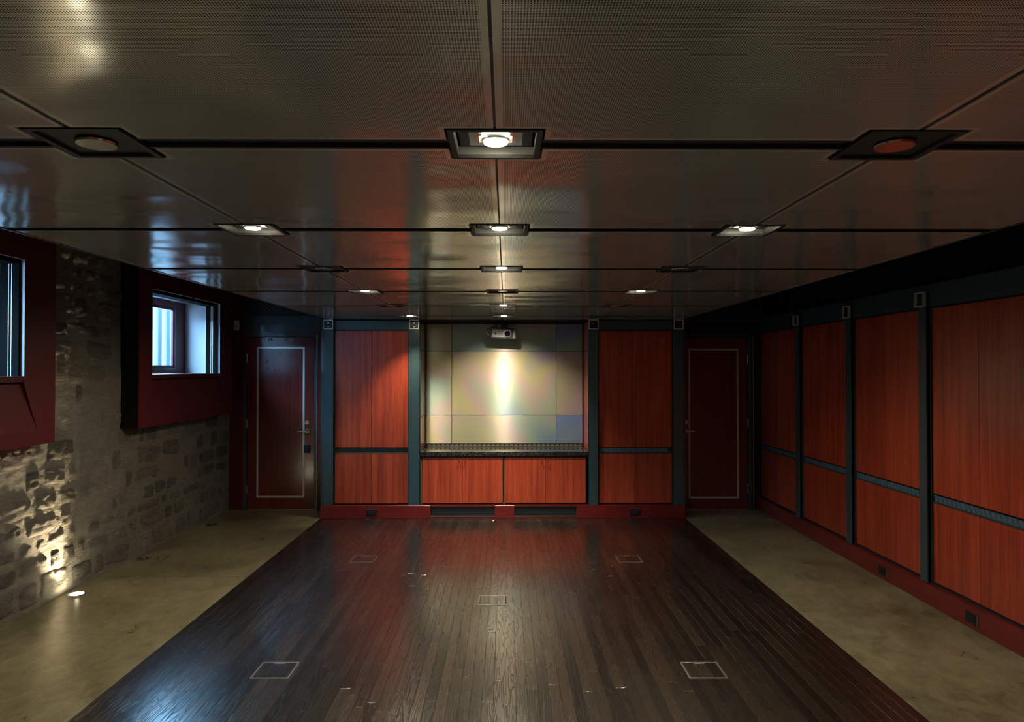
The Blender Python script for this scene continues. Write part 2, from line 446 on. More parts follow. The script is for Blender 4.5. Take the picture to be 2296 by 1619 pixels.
# ------------------------------------------------------------------ stone wall
WIN = [(5.93, 7.92, 6.14, 7.58), (2.83, 4.826, 3.04, 4.516)]      # box y0 y1, opening y0 y1
ZB = 1.152                                                         # underside of the window boxes
def under_box(y, z, pad=0.0):
    return any(a + pad < y < b - pad and z > ZB + pad for a, b, _, _ in WIN)
def crag(y, z, seed=0.0):
    """craggy bedded rock relief, roughly -1..1"""
    v = Vector((seed, y * 7.0, z * 13.0))
    r = noise.ridged_multi_fractal(v, 0.9, 2.1, 5, 0.9, 1.8) - 1.0
    t = noise.fractal(Vector((seed + 5.0, y * 16.0, z * 30.0)), 0.8, 2.0, 4)
    return 0.55 * r + 0.6 * t
def mort(y, z):
    v = Vector((0.0, y, z))
    h = 0.007 * noise.noise(v * 3.1) + 0.0055 * crag(y, z)
    return XL + 0.000 + h
b = BM()
st = 0.0125; ny = int((8.26 - 2.6) / st); nz = int(2.68 / st)
grid = {}
def gv(i, j):
    if (i, j) not in grid:
        y, z = 2.6 + i * st, -0.01 + j * st
        grid[(i, j)] = b.verts.new((mort(y, z), y, z))
    return grid[(i, j)]
for i in range(ny + 1):
    for j in range(nz + 1):
        y, z = 2.6 + (i + .5) * st, -0.01 + (j + .5) * st
        if under_box(y, z, 0.03): continue
        b.faces.new((gv(i, j), gv(i+1, j), gv(i+1, j+1), gv(i, j+1)))
quad(b, (XL, YR, -0.02), (XL, 2.62, -0.02), (XL, 2.62, 2.7), (XL, YR, 2.7))
wl = struct(obj('wall_left', b, M['mortar'], smooth=True), 'rough rubble stone wall with thick smeared mortar')
def stone_bm(w, h, seed):
    bm = BM(); nx, nz_ = max(6, int(w / 0.014)), max(5, int(h / 0.013))
    c = [(random.uniform(-.10, .10) * w * .5, random.uniform(-.16, .16) * h * .6) for _ in range(4)]
    V = []
    for j in range(nz_ + 1):
        row = []
        for i in range(nx + 1):
            s, t = i / nx, j / nz_
            ox = (1-s)*(1-t)*c[0][0] + s*(1-t)*c[1][0] + s*t*c[2][0] + (1-s)*t*c[3][0]
            oz = (1-s)*(1-t)*c[0][1] + s*(1-t)*c[1][1] + s*t*c[2][1] + (1-s)*t*c[3][1]
            cr = 1.0 - 0.10 * (abs(2*s-1) * abs(2*t-1)) ** 2
            yy, zz = (s - .5) * w * cr + ox, (t - .5) * h * cr + oz
            e = min(s, 1-s) * w; e2 = min(t, 1-t) * h
            edge = min(1.0, (min(e, e2) / 0.035)) ** 0.5
            q = Vector((seed, yy * 9, zz * 9)); q2 = Vector((seed + 9, yy * 22, zz * 48))
            x = -0.017 + 0.029 * edge + 0.006 * noise.noise(q) + 0.013 * crag(yy, zz, seed) * edge
            if e == 0 or e2 == 0:
                yy += 0.012 * noise.noise(Vector((seed, yy * 25, zz * 25))); zz += 0.012 * noise.noise(Vector((seed + 3, yy * 25, zz * 25)))
            row.append(bm.verts.new((x, yy, zz)))
        V.append(row)
    for j in range(nz_):
        for i in range(nx): bm.faces.new((V[j][i], V[j][i+1], V[j+1][i+1], V[j+1][i]))
    return bm
z = 0.01; sid = 0
while z < 2.55:
    rh = random.uniform(0.095, 0.20); y = 4.05 - random.random() * 0.2
    while y < 8.22:
        w = random.choice((random.uniform(.10, .2), random.uniform(.2, .46)))
        y1 = min(y + w, 8.235); w = y1 - y
        cy, cz = (y + y1) / 2, z + rh / 2 + random.uniform(-.012, .012)
        sid += 1
        if w > 0.06 and not under_box(cy, cz, -0.02) and random.random() < 0.9:
            o = obj('stone', stone_bm(w - 0.03, rh - 0.026, sid * 1.7), M['stone'], wl, (XL + random.uniform(-.004, .008), cy, cz), smooth=True)
            o.rotation_euler.x = random.uniform(-.06, .06)
        y = y1
    z += rh

# ------------------------------------------------------------------ window boxes
ZT0, ZT1 = 1.606, 2.355           # opening bottom / top
XF = -3.09                        # face of the box
def window(n, y0, y1, oy0, oy1, label):
    zt = 2.66; D = -3.46
    b = BM()
    # face ring of the box
    P = lambda y, z, x=XF: (x, y, z)
    ab0, ab1 = oy0 - 0.10, oy1 + 0.13                       # foot of the sloping apron
    zl, za = 1.555, 1.245
    quad(b, P(y0, ZB), P(y1, ZB), P(y1, za), P(y0, za))                              # bottom rail
    quad(b, P(y0, za), P(ab0, za), P(oy0, zl), P(y0, zl)); quad(b, P(ab1, za), P(y1, za), P(y1, zl), P(oy1, zl))
    quad(b, P(y0, zl), P(oy0, zl), P(oy0, ZT1), P(y0, ZT1)); quad(b, P(oy1, zl), P(y1, zl), P(y1, ZT1), P(oy1, ZT1))
    quad(b, P(y0, ZT1), P(y1, ZT1), P(y1, zt), P(y0, zt))
    # ends and underside
    quad(b, P(y0, ZB, -3.34), P(y1, ZB, -3.34), P(y1, ZB), P(y0, ZB))
    w = struct(obj('window_%d' % n, b, M['box_red']), label)
    obj('side_panel', box(-3.34, XF - 0.012, y0 + 0.0005, y0 + 0.02, ZB + 0.001, zt), M['void'], w); obj('side_panel', box(-3.34, XF - 0.012, y1 - 0.02, y1 - 0.0005, ZB + 0.001, zt), M['void'], w)
    for q in (y0 + 0.006, y1 - 0.006): obj('edge_strip', box(XF - 0.012, XF - 0.0005, q - 0.006, q + 0.006, ZB, zt), M['box_red'], w)
    # sloping apron: top edge set back, foot on the face
    obj('shadow_gap_filler', box(-3.33, XF - 0.03, oy0 - 0.06, oy1 + 0.06, zl - 0.03, zl + 0.012), M['void'], w)  # black filler added in the slot under the sill to stop light leaking through
    b = BM(); xa = XF - 0.024
    quad(b, P(ab0, za), P(ab1, za), P(oy1, zl, xa), P(oy0, zl, xa))
    quad(b, P(ab0, za), P(oy0, zl, xa), P(oy0, zl), P(ab0, za + 0.001)); quad(b, P(ab1, za), P(ab1, za + 0.001), P(oy1, zl), P(oy1, zl, xa))
    obj('apron', b, M['box_red'], w)
    obj('sill_board', box(D, XF - 0.001, oy0, oy1, zl + 0.012, ZT0, 0.002), M['box_red'], w)
    # deep reveal
    t = 0.03
    obj('reveal', box(D, XF - 0.0005, oy1, oy1 + t, ZT0, ZT1), M['screen_frost'], w)
    obj('reveal', box(D, XF - 0.0005, oy0 - t, oy0, ZT0, ZT1), M['screen_frost'], w)
    obj('reveal_head', box(D, XF - 0.0005, oy0 - t, oy1 + t, ZT1, ZT1 + t), M['screen_frost'], w)
    # black blind tracks with bright edges
    for s, yy in ((-1, oy1), (1, oy0)):
        obj('track', box(-3.238, -3.114, yy + s * 0.022, yy, ZT0, ZT1 - 0.03), M['void'], w)
        for xx in (-3.236, -3.178, -3.160): obj('track_edge', box(xx, xx + 0.0035, yy + s * 0.026, yy + s * 0.022, ZT0, ZT1 - 0.03), M['silver_line'], w)
    obj('track', box(-3.238, -3.114, oy0, oy1, ZT1 - 0.03, ZT1), M['void'], w)
    # sash
    g0, g1, gz0, gz1 = oy0 + 0.20, oy1 - 0.285, 1.69, 2.262
    b = BM()
    bx(b, D - 0.02, D, y0 - .1, g0, ZB - .1, 2.72); bx(b, D - 0.02, D, g1, y1 + .1, ZB - .1, 2.72)
    bx(b, D - 0.02, D, g0, g1, ZB - .1, gz0); bx(b, D - 0.02, D, g0, g1, gz1, 2.72)
    obj('sash', b, M['box_red'], w)
    b = BM()
    for (a, c, d, e) in ((g0 - .045, g0 - .03, gz0 - .045, gz1 + .045), (g1 + .03, g1 + .045, gz0 - .045, gz1 + .045)): bx(b, D, D + 0.008, a, c, d, e)
    bx(b, D, D + 0.008, g0 - .03, g1 + .03, gz0 - .045, gz0 - .03); bx(b, D, D + 0.008, g0 - .03, g1 + .03, gz1 + .03, gz1 + .045)
    obj('sash_bead', b, M['red'], w)
    obj('pane', box(D - 0.010, D - 0.006, g0, g1, gz0, gz1), M['glass'], w)
    # crank latch on the sill
    b = BM(); cyl(b, (D + 0.03, g0 + 0.47, ZT0), 0.022, 0.035, 'z', 12, 0.016); bx(b, D + 0.015, D + 0.05, g0 + 0.445, g0 + 0.48, ZT0 + 0.03, ZT0 + 0.085, 0.008)
    obj('crank_latch', b, M['black'], w)
    b = BM(); cyl(b, (-3.34, (oy0 + oy1) / 2 - 0.25, ZT1 - 0.004), 0.035, 0.004)
    obj('puck_light', b, M['white_plastic'], w)
    pl = bpy.data.lights.new('daylight_portal', 'AREA'); pl.shape = 'RECTANGLE'; pl.size = gz1 - gz0; pl.size_y = g1 - g0
    po = bpy.data.objects.new('daylight_portal', pl); po.location = (D - 0.04, (g0 + g1) / 2, (gz0 + gz1) / 2); po.rotation_euler = (0, -PI / 2, 0)
    link(po, w); pl.cycles.is_portal = True
    return w
window(1, *WIN[0], 'dark red window box hanging on the stone wall beside the door')
window(2, *WIN[1], 'dark red window box at the left edge of the view')

# what stands outside: a ribbed metal fence and gravel
b = BM(); xs = -4.9; y = 1.0; k = 0
while y < 14.0:
    w = (0.16, 0.05)[k % 2]; x = xs + (0.0, 0.035)[k % 2]; x2 = xs + (0.035, 0.0)[k % 2]
    quad(b, (x, y, 1.0), (x, y, 2.62), (x, y + w, 2.62), (x, y + w, 1.0)); quad(b, (x, y + w, 1.0), (x, y + w, 2.62), (x2, y + w + 0.02, 2.62), (x2, y + w + 0.02, 1.0))
    y += w + 0.02; k += 1
fence = struct(obj('wall_outside', b, M['siding']), 'blue ribbed metal wall outside the window')
struct(obj('ground', box(-5.2, -3.52, 0.5, 14.2, 1.1, 1.2), M['ground']), 'pale gravel outside the window')

# ------------------------------------------------------------------ back wall: steel niche
NX0, NX1, YN = -0.957, 0.919, 8.33
REFLECTED_TINT = [(1.15, 1.1, 0.95, 1), (1.12, 1.12, 1.05, 1), (0.95, 1.1, 0.95, 1), (0.95, 0.97, 1.0, 1), (1.1, 1.02, 0.92, 1), (0.9, 0.9, 0.86, 1), (0.72, 0.74, 1.15, 1), (0.9, 0.84, 1.0, 1), (0.5, 0.85, 1.2, 1)]   # reflected hues painted into the panels, bottom to top, left to right
xs_ = [(NX0 - 0.004, -0.650), (-0.645, 0.5915), (0.5965, NX1 + 0.02)]
zs_ = [(0.735, 1.102), (1.107, 1.864), (1.869, 2.195)]
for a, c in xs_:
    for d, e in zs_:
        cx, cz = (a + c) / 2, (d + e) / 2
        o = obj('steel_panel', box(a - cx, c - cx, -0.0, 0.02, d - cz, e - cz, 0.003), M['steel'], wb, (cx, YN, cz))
        o.color = REFLECTED_TINT.pop(0)
for sx, x in ((1, NX0), (-1, NX1)):
    for d, e in zs_:
        obj('niche_side_panel', box(x, x - sx * 0.02, YP + 0.06, YN, d, e, 0.001), M['door_veneer'] if sx > 0 else M['veneer'], wb)
    obj('niche_corner_bead', box(x + sx * 0.004, x + sx * 0.014, YN - 0.012, YN - 0.001, 0.735, 2.195), M['black'], wb)
struct(obj('trim_1', box(-2.02, 1.97, EY + 0.002, 8.36, 2.19, 2.26), M['void']), 'black soffit over the steel niche')
struct(obj('trim_2', box(-2.0, NX0 - 0.02, 7.80, 7.84, 2.09, 2.19), M['teal']), 'dark teal header over the left back cabinet')
struct(obj('trim_3', box(NX1 + 0.02, 1.95, 7.80, 7.84, 2.09, 2.19), M['teal']), 'dark teal header over the right back cabinet')
# side cheeks of the back block
struct(obj('trim_4', box(-2.055, -2.025, 7.79, 8.36, 0.146, 2.62), M['teal']), 'teal cheek of the back block beside the left door')
struct(obj('trim_5', box(1.97, 2.0, 7.79, 8.36, 0.146, 2.62), M['teal']), 'teal cheek of the back block beside the right door')

# back plinth with two vent slots
b = BM(); zt = 0.146
vents = [(-0.838, -0.128), (0.089, 0.781)]
for a, c in ((-2.056, vents[0][0]), (vents[0][1], vents[1][0]), (vents[1][1], 1.986)): bx(b, a, c, YP, YP + 0.05, 0.0, zt, 0.004)
for a, c in vents: bx(b, a, c, YP, YP + 0.05, 0.134, zt); bx(b, a, c, YP, YP + 0.05, 0.0, 0.020)
bx(b, -2.056, 1.986, YP + 0.05, 8.3, 0.0, zt - 0.001)
bb = struct(obj('baseboard_back', b, M['red']), 'glossy red plinth along the back cabinets')
def lattice(bm, w, h, pitch, r, slope=0.62):
    """diamond lattice of thin bars in the xz plane, lower left corner at the origin"""
    for s in (1, -1):
        k = -h * 2
        while k < w + h * 2:
            x0, z0, x1, z1 = k, 0.0, k + h / slope * s, h
            # clip to 0..w
            if min(x0, x1) < w and max(x0, x1) > 0:
                t0, t1 = 0.0, 1.0; dxx = x1 - x0
                for lim, sg in ((0.0, 1), (w, -1)):
                    f = (lim - x0) / dxx
                    if (dxx > 0) == (sg > 0): t0 = max(t0, f)
                    else: t1 = min(t1, f)
                if t1 - t0 > 0.02:
                    A = Vector((x0 + dxx * t0, 0, h * t0)); B = Vector((x0 + dxx * t1, 0, h * t1)); d = (B - A).normalized(); nn = Vector((-d.z, 0, d.x)) * r
                    yo = 0.0 if s > 0 else -r
                    vv = [bm.verts.new(p + Vector((0, yo, 0))) for p in (A - nn, B - nn, B + nn, A + nn)]
                    bm.faces.new(vv); v2 = [bm.verts.new(v.co + Vector((0, r, 0))) for v in vv]
                    bm.faces.new((vv[0], vv[1], v2[1], v2[0])); bm.faces.new((vv[3], vv[2], v2[2], v2[3]))
            k += pitch
    return bm
for i, (a, c) in enumerate(vents):
    t = thing('vent_grille', ('dark diamond lattice vent in the red plinth, under the left pair of base cupboard doors', 'dark diamond lattice vent in the red plinth, under the right pair of base cupboard doors')[i], 'vent', (a, YP + 0.03, 0.021), 0, 'plinth vents')
    obj('lattice', lattice(BM(), c - a, 0.112, 0.028, 0.0016), M['lattice'], t)
    obj('backing', box(0, c - a, 0.008, 0.012, 0, 0.112), M['black'], t)
    obj('bottom_lip', box(0.001, c - a - 0.001, -0.033, -0.004, 0.0, 0.004), M['satin'], t)

struct(obj('baseboard_right', box(2.955, XR + 0.03, YR, 8.25, 0.0, 0.146, 0.004), M['red']), 'glossy red plinth along the right wall')
struct(obj('trim_6', box(XR - 0.012, XR + 0.03, YR, 8.25, 2.09, 2.25), M['teal']), 'dark teal header along the right wall')
struct(obj('trim_7', box(XR - 0.004, XR + 0.03, YR, 8.25, 0.146, 0.160), M['black']), 'black shadow gap above the right plinth')

# ------------------------------------------------------------------ cabinets (front faces local -y, width along +x)
def ribs_mesh():
    bm = BM()
    for p in [(0.020, 0.0), (0.063, 0.0), (0.043, 0.044), (0.0, 0.044)]: bm.verts.new((p[0], -0.003, p[1]))
    bm.verts.ensure_lookup_table(); vv = list(bm.verts); bm.faces.new(vv)
    v2 = [bm.verts.new(v.co + Vector((0, 0.004, 0))) for v in vv]
    for i in range(4): bm.faces.new((vv[i], v2[i], v2[(i+1) % 4], vv[(i+1) % 4]))
    bmesh.ops.recalc_face_normals(bm, faces=bm.faces)
    me = mesh_of(bm, 'rail_rib'); me.materials.append(M['teal_rail']); return me
RIB = ribs_mesh()
def tall_cabinet(label, loc, rz, w, rail_mat, group, ribs=True):
    t = thing('tall_cabinet', label, 'cabinet', loc, rz, group)
    g = 0.012
    obj('carcass', box(0, w, 0.019, 0.20 if rz == 0 else 0.028, 0.147, 2.089), M['black'], t)
    mid = w / 2
    for a, c in ((g, mid - 0.002), (mid + 0.002, w - g)):
        for d, e in ((0.162, 0.712), (0.780, 2.078)):
            obj('cabinet_door', box(a - (a+c)/2, c - (a+c)/2, 0, 0.018, d, e, 0.0015), M['veneer'], t, ((a+c)/2, 0, 0))
    r = obj('rail', box(0.012, w - 0.012, 0.004, 0.018, 0.722, 0.772, 0.001), M['black_gloss'], t)
    obj('rail_lip', box(0.012, w - 0.012, -0.004, 0.006, 0.716, 0.722), M['teal'] if rail_mat == 'teal' else M['olive_edge'], r)
    if ribs:
        n = int((w - 0.05) / 0.0475)
        for i in range(n): link(bpy.data.objects.new('rail_rib', RIB), r).location = (0.016 + i * 0.0475, 0.003, 0.725)
    return t
g1 = 'tall red cabinets'
tall_cabinet('bright red wood cabinet on the back wall, between the left door and the steel niche', (-1.912, 7.80, 0), 0, 0.832, 'black', g1, False)
tall_cabinet('dimly lit red wood cabinet on the back wall, right of the steel niche', (1.022, 7.80, 0), 0, 0.836, 'teal', g1, True)
for (yf, yn, lab) in ((8.22, 7.165, 'red wood cabinet on the right wall, farthest, in the corner by the right door'),
                      (7.06, 6.10, 'red wood cabinet on the right wall, second from the right door'),
                      (6.00, 5.018, 'red wood cabinet on the right wall, third from the right door'),
                      (4.915, 3.93, 'red wood cabinet on the right wall, nearest and cut by the frame')):
    tall_cabinet(lab, (XR, yf, 0), -PI / 2, yf - yn, 'teal', g1)

# steel columns
def column(label, loc, rz, ztop, w=0.108, bz=2.098):
    t = thing('steel_column', label, 'column', loc, rz, 'teal steel columns')
    h = w / 2
    obj('flange', box(-h, h, -0.036, -0.026, 0.147, ztop, 0.001), M['teal'], t)
    obj('web', box(-0.012, 0.012, -0.026, 0.02, 0.147, ztop), M['black'], t)
    obj('side_angle', box(-h - 0.008, -h - 0.003, -0.008, 0.015, 0.147, 2.09), M['teal'], t)
    obj('side_angle', box(h + 0.003, h + 0.008, -0.008, 0.015, 0.147, 2.09), M['teal'], t)
    br = obj('bracket_plate', box(-0.048, 0.048, -0.043, -0.037, bz, bz + 0.098), M['black_gloss'], t)
    b = BM(); rectring(b, -0.054, 0.054, bz - 0.004, bz + 0.100, 0.009, -0.058, -0.037); obj('bracket_frame', b, M['silver_line'], br)
    for zz in (0.022, 0.062):
        b = BM(); cyl(b, (0, -0.052, bz + zz), 0.009, 0.012, 'y', 6); obj('bolt', b, M['chrome'], br)
    b = BM()
    for q in range(6):
        a = q * PI / 3 + 0.3; cyl(b, (0.024 * math.cos(a), -0.047, bz + 0.042 + 0.024 * math.sin(a)), 0.003, 0.006, 'y', 6)
    obj('rivet_ring', b, M['satin'], br)
    return t
column('teal column at the left end of the back cabinets, beside the left door', (-1.967, 7.80, 0), 0, 2.19, 0.108)
column('teal column between the left back cabinet and the steel niche', (-1.019, 7.80, 0), 0, 2.19, 0.118)
column('teal column between the steel niche and the right back cabinet', (0.969, 7.80, 0), 0, 2.19, 0.098)
column('teal column at the right end of the back cabinets, beside the right door', (1.913, 7.80, 0), 0, 2.19, 0.108)
for y, lab in ((7.112, 'farthest teal column on the right wall'), (6.050, 'middle teal column on the right wall'), (4.966, 'nearest and widest teal column on the right wall')):
    column(lab, (XR, y, 0), -PI / 2, 2.1, 0.088)

# base cupboards, counter, scalloped backsplash
kn = [(-0.52, -0.45), (0.397, 0.466)]
for i, (a, m_, c) in enumerate(((-0.931, -0.4865, -0.038), (-0.013, 0.436, 0.885))):
    t = thing('base_cabinet', ('two-door red base cupboard under the counter, left half', 'two-door red base cupboard under the counter, right half')[i], 'cabinet', ((a + c) / 2, 7.80, 0.147), 0, 'base cupboards')
    ox = (a + c) / 2
    obj('carcass', box(a - 0.003 - ox, c + 0.003 - ox, 0.02, 0.5, 0.0, 0.525), M['black'], t)
    obj('edge_strip', box(a - 0.016 - ox, a - 0.004 - ox, 0.004, 0.02, 0.0, 0.505), M['olive_edge'], t)
    for k, (p, q) in enumerate(((a, m_ - 0.002), (m_ + 0.002, c))):
        d = obj('cabinet_door', box(p - (p+q)/2, q - (p+q)/2, 0, 0.018, 0.017, 0.517, 0.0015), M['veneer'], t, ((p + q) / 2 - ox, 0, 0))
        bm = BM(); kx = kn[i][k] - (p + q) / 2; cyl(bm, (kx, -0.024, 0.483), 0.0035, 0.024, 'y', 10); cyl(bm, (kx, -0.03, 0.483), 0.008, 0.008, 'y', 14)
        obj('knob', bm, M['chrome'], d)
struct(obj('trim_8', box(NX0 - 0.004, NX1 + 0.004, 7.803, 7.83, 0.664, 0.689), M['black']), 'black shadow gap under the counter')
t = thing('granite_counter', 'black speckled granite counter in front of the steel niche', 'counter', (-0.019, 7.80, 0.687))
obj('slab', box(NX0 + 0.019, NX1 + 0.019, -0.018, 0.525, 0.0, 0.046, 0.004), M['granite'], t)
t = thing('scalloped_backsplash', 'low strip of pewter scallops along the back of the counter', 'backsplash', (-0.019, 8.318, 0.734))
obj('backing_strip', box(NX0 + 0.024, NX1 + 0.014, 0.0, 0.008, 0.0, 0.037), M['black'], t)
bm = BM(); vv = [bm.verts.new((0.0255 * math.cos(PI * k / 10), 0, 0.027 * math.sin(PI * k / 10))) for k in range(11)]
bm.faces.new(vv[::-1]); v2 = [bm.verts.new(v.co + Vector((0, 0.006, 0))) for v in vv]
for k in range(10): bm.faces.new((vv[k], vv[k+1], v2[k+1], v2[k]))
SC = mesh_of(bm, 'scallop'); SC.materials.append(M['scallop'])
for k in range(34): link(bpy.data.objects.new('scallop', SC), t).location = (-0.919 + 0.0272 + k * 0.0541, -0.006, 0.003)

# ------------------------------------------------------------------ doors
def door_leaf(n, label, x0, x1, rect, hinge_x, lever_x, tip_x, hz, lit):
    zt = 2.028; y = YB
    d = struct(obj('door_%d' % n, box(x0, x1, y - 0.004, y + 0.04, 0.012, zt - 0.006, 0.002), M['door_veneer']), label)
    b = BM(); rectring(b, rect[0], rect[1], rect[2], rect[3], 0.021, y - 0.0075, y - 0.003); obj('inlay_line', b, M['silver_line'], d)
    for z_ in hz:
        b = BM(); cyl(b, (hinge_x, y - 0.012, z_ - 0.05), 0.007, 0.10, 'z', 10); bx(b, hinge_x - 0.003, hinge_x + 0.003, y - 0.012, y, z_ - 0.05, z_ + 0.05); obj('hinge', b, M['satin'], d)
    b = BM(); cyl(b, (lever_x, y - 0.016, 0.926), 0.026, 0.013, 'y', 20); cyl(b, (lever_x, y - 0.05, 0.926), 0.011, 0.036, 'y', 12)
    s = 1 if tip_x > lever_x else -1
    bx(b, lever_x - s * 0.012, tip_x, y - 0.060, y - 0.045, 0.915, 0.937, 0.004); obj('lever_handle', b, M['chrome'], d)
    b = BM(); cyl(b, (lever_x, y - 0.02, 1.026), 0.024, 0.017, 'y', 20); ring(b, (lever_x, y - 0.026, 1.026), 0.016, 0.010, 0.008, 'y'); obj('deadbolt', b, M['chrome'], d)
    return d
d1 = door_leaf(1, 'glossy red wood door with a silver rectangle inlay, beside the stone wall', -3.036, -2.252, (-2.926, -2.367, 0.146, 1.914), -3.041, -2.333, -2.437, (1.78, 1.012, 0.247), True)
b = BM(); bx(b, -2.372, -2.297, YB - 0.022, YB - 0.004, 0.668, 0.762, 0.006); bx(b, -2.36, -2.31, YB - 0.026, YB - 0.02, 0.69, 0.74, 0.002)
obj('keypad', b, M['black'], d1)
b = BM()
for (u, v, s) in ((-2.84,2.005,1),(-2.79,2.0,1.4),(-2.76,2.0,1.5),(-2.60,2.003,1),(-2.575,2.0,1.5),(-2.82,1.73,1.4),(-2.795,1.74,1),(-2.805,1.75,.8),(-2.80,1.66,1.4),(-2.66,1.83,1.2),(-2.71,1.64,1.2),(-2.67,1.655,1),(-2.72,1.605,.9),(-2.83,1.60,.8),(-2.83,1.80,.7),(-2.88,1.785,.7),(-2.70,1.77,.6),(-2.74,1.70,.6),(-2.62,1.60,.8),(-2.64,1.50,.8),(-2.76,1.48,.8)):
    r = bmesh.ops.create_icosphere(b, subdivisions=2, radius=1.0, matrix=Matrix.Translation((u, YB - 0.004, v)) @ Matrix.Diagonal((0.006 * s, 0.0035 * s, 0.013 * s, 1)))
o = obj('paint_blisters', b, M['door_veneer'], d1, smooth=True); o['kind'] = 'stuff'
d2 = door_leaf(2, 'dark red door with a silver rectangle inlay, in the shadowed right corner', 2.06, 2.842, (2.149, 2.741, 0.128, 1.893), 2.849, 2.115, 2.217, (1.772, 1.01, 0.248), False)
# frames
def jambs(n, x0, x1, label, w=0.034):
    b = BM(); y0, y1 = YB - 0.022, YB + 0.05
    bx(b, x0 - w, x0 - 0.006, y0, y1, 0.0, 2.065); bx(b, x1 + 0.006, x1 + w, y0, y1, 0.0, 2.065); bx(b, x0 - 0.006, x1 + 0.006, y0, y1, 2.032, 2.065)
    o = struct(obj('trim_%d' % n, b, M['teal']), label)
    b = BM(); bx(b, x0, x1, YB + 0.04, YB + 0.11, 0.0, 2.06); obj('dark_stop', b, M['black'], o)
    obj('threshold', box(x0, x1, YB - 0.01, YB + 0.04, 0.0, 0.011), M['satin'], o)
    return o
jambs(9, -3.036, -2.252, 'teal door frame of the left door')
jambs(10, 2.06, 2.842, 'teal door frame of the right door', 0.045)
b = BM(); y0 = YB - 0.018
bx(b, -2.217, -2.056, y0, YB + 0.1, 0.0, 2.085); bx(b, -3.093, -2.217, y0, YB + 0.1, 2.066, 2.085); bx(b, -3.093, -3.071, y0, YB + 0.1, 0.0, 2.066)
cs = struct(obj('trim_11', b, M['red']), 'red casing around the left door')
obj('bright_bead', box(-2.219, -2.213, y0 - 0.008, y0, 0.0, 2.068), M['satin'], cs)
b = BM(); bx(b, -3.093, -2.056, YB - 0.03, YB + 0.1, 2.085, 2.188); bx(b, -3.093, -2.056, YB - 0.026, YB + 0.1, 2.190, 2.278)
hd = struct(obj('trim_12', b, M['teal']), 'teal double header board over the left door')
lt = obj('lattice_vent', lattice(BM(), 1.03, 0.26, 0.042, 0.0028, 1.0), M['lattice_teal'], hd, (-3.09, YB - 0.01, 2.28))
obj('dark_back', box(-3.093, -2.056, YB + 0.02, YB + 0.1, 2.278, 2.66), M['black'], hd)
b = BM(); bx(b, 2.0, 2.93, YB - 0.03, YB + 0.1, 2.068, 2.66); bx(b, 2.89, 2.93, YB - 0.02, YB + 0.1, 0, 2.068)
struct(obj('trim_13', b, M['black_gloss']), 'black boards around the right door')
struct(obj('trim_14', box(2.0, 2.96, 7.98, 8.0, 2.185, 2.215), M['teal']), 'thin dark rail above the right door')
struct(obj('trim_15', box(2.906, 2.914, YB - 0.03, YB - 0.02, 0.0, 2.05), M['satin']), 'thin bright bead beside the right door')
t = thing('motion_sensor', 'small white motion sensor high on the red wall beside the left door', 'sensor', (-3.162, YB, 2.105))
obj('body', box(-0.032, 0.032, -0.035, -0.001, 0.0, 0.12, 0.010), M['white_plastic'], t)
b = BM(); cyl(b, (0, -0.039, 0.045), 0.012, 0.006, 'y', 16); obj('lens', b, M['grey_plastic'], t)

# ------------------------------------------------------------------ outlets
def outlet(label, loc, rz):
    t = thing('power_outlet', label, 'outlet', loc, rz, 'black power outlets in the plinth')
    obj('face_plate', box(-0.059, 0.059, -0.006, -0.0005, 0.0, 0.072, 0.002), M['black_gloss'], t)
    so = obj('socket', box(-0.036, 0.036, -0.010, -0.006, 0.019, 0.053, 0.002), M['black'], t)
    b = BM()
    for x in (-0.02, -0.006, 0.012, 0.026): bx(b, x - 0.0015, x + 0.0015, -0.0105, -0.0101, 0.030, 0.042)
    obj('slots', b, M['void'], so)
    obj('bright_edge', box(-0.061, 0.061, -0.008, -0.0005, 0.072, 0.075) if rz == 0 else box(0.059, 0.0635, -0.010, -0.0005, 0.0, 0.074), M['satin'], t)
outlet('black power outlet in the back plinth, left of the vents', (-1.486, YP, 0.028), 0)
outlet('black power outlet in the back plinth, right of the vents', (1.427, YP, 0.030), 0)
outlet('black power outlet in the right plinth, farther from the camera', (2.955, 5.485, 0.030), -PI / 2)
outlet('black power outlet in the right plinth, nearer the camera', (2.955, 4.437, 0.033), -PI / 2)

# ------------------------------------------------------------------ floor boxes
def floor_box(label, x, y):
    t = thing('floor_box', label, 'floor box', (x, y, 0), 0, 'floor boxes in the wood floor')
    h = 0.103
    b = BM()
    for (a, c, d, e) in ((-h, h, -h, -h + .007), (-h, h, h - .007, h), (-h, -h + .007, -h + .007, h - .007), (h - .007, h, -h + .007, h - .007)): bx(b, a, c, d, e, -0.002, 0.0035, 0.001)
    obj('frame', b, M['dull_brass'], t)
    lid = obj('lid', box(-h + .009, h - .009, -h + .009, h - .009, -0.002, 0.0015), M['black'], t)
    for k in range(3):
        x0 = -h + .013 + k * (2 * h - .026) / 3; x1 = x0 + (2 * h - .026) / 3 - .001
        obj('wood_inlay', box(x0 - (x0+x1)/2, x1 - (x0+x1)/2, -h + .013, h - .013, 0.0, 0.003, 0.0006), M['oak'], lid, ((x0 + x1) / 2, 0, 0))
    obj('finger_pull', box(-0.03, 0.03, h - .026, h - .016, 0.003, 0.0045, 0.001), M['dull_brass'], lid)
floor_box('metal-edged floor box in the dark wood, front left', -1.265, 3.868)
floor_box('metal-edged floor box in the dark wood, front right', 1.081, 3.849)
floor_box('metal-edged floor box in the middle of the dark wood floor', -0.094, 5.02)
floor_box('faint floor box in the dark wood, back left', -1.237, 6.12)
floor_box('faint floor box in the dark wood, back right', 1.066, 6.10)

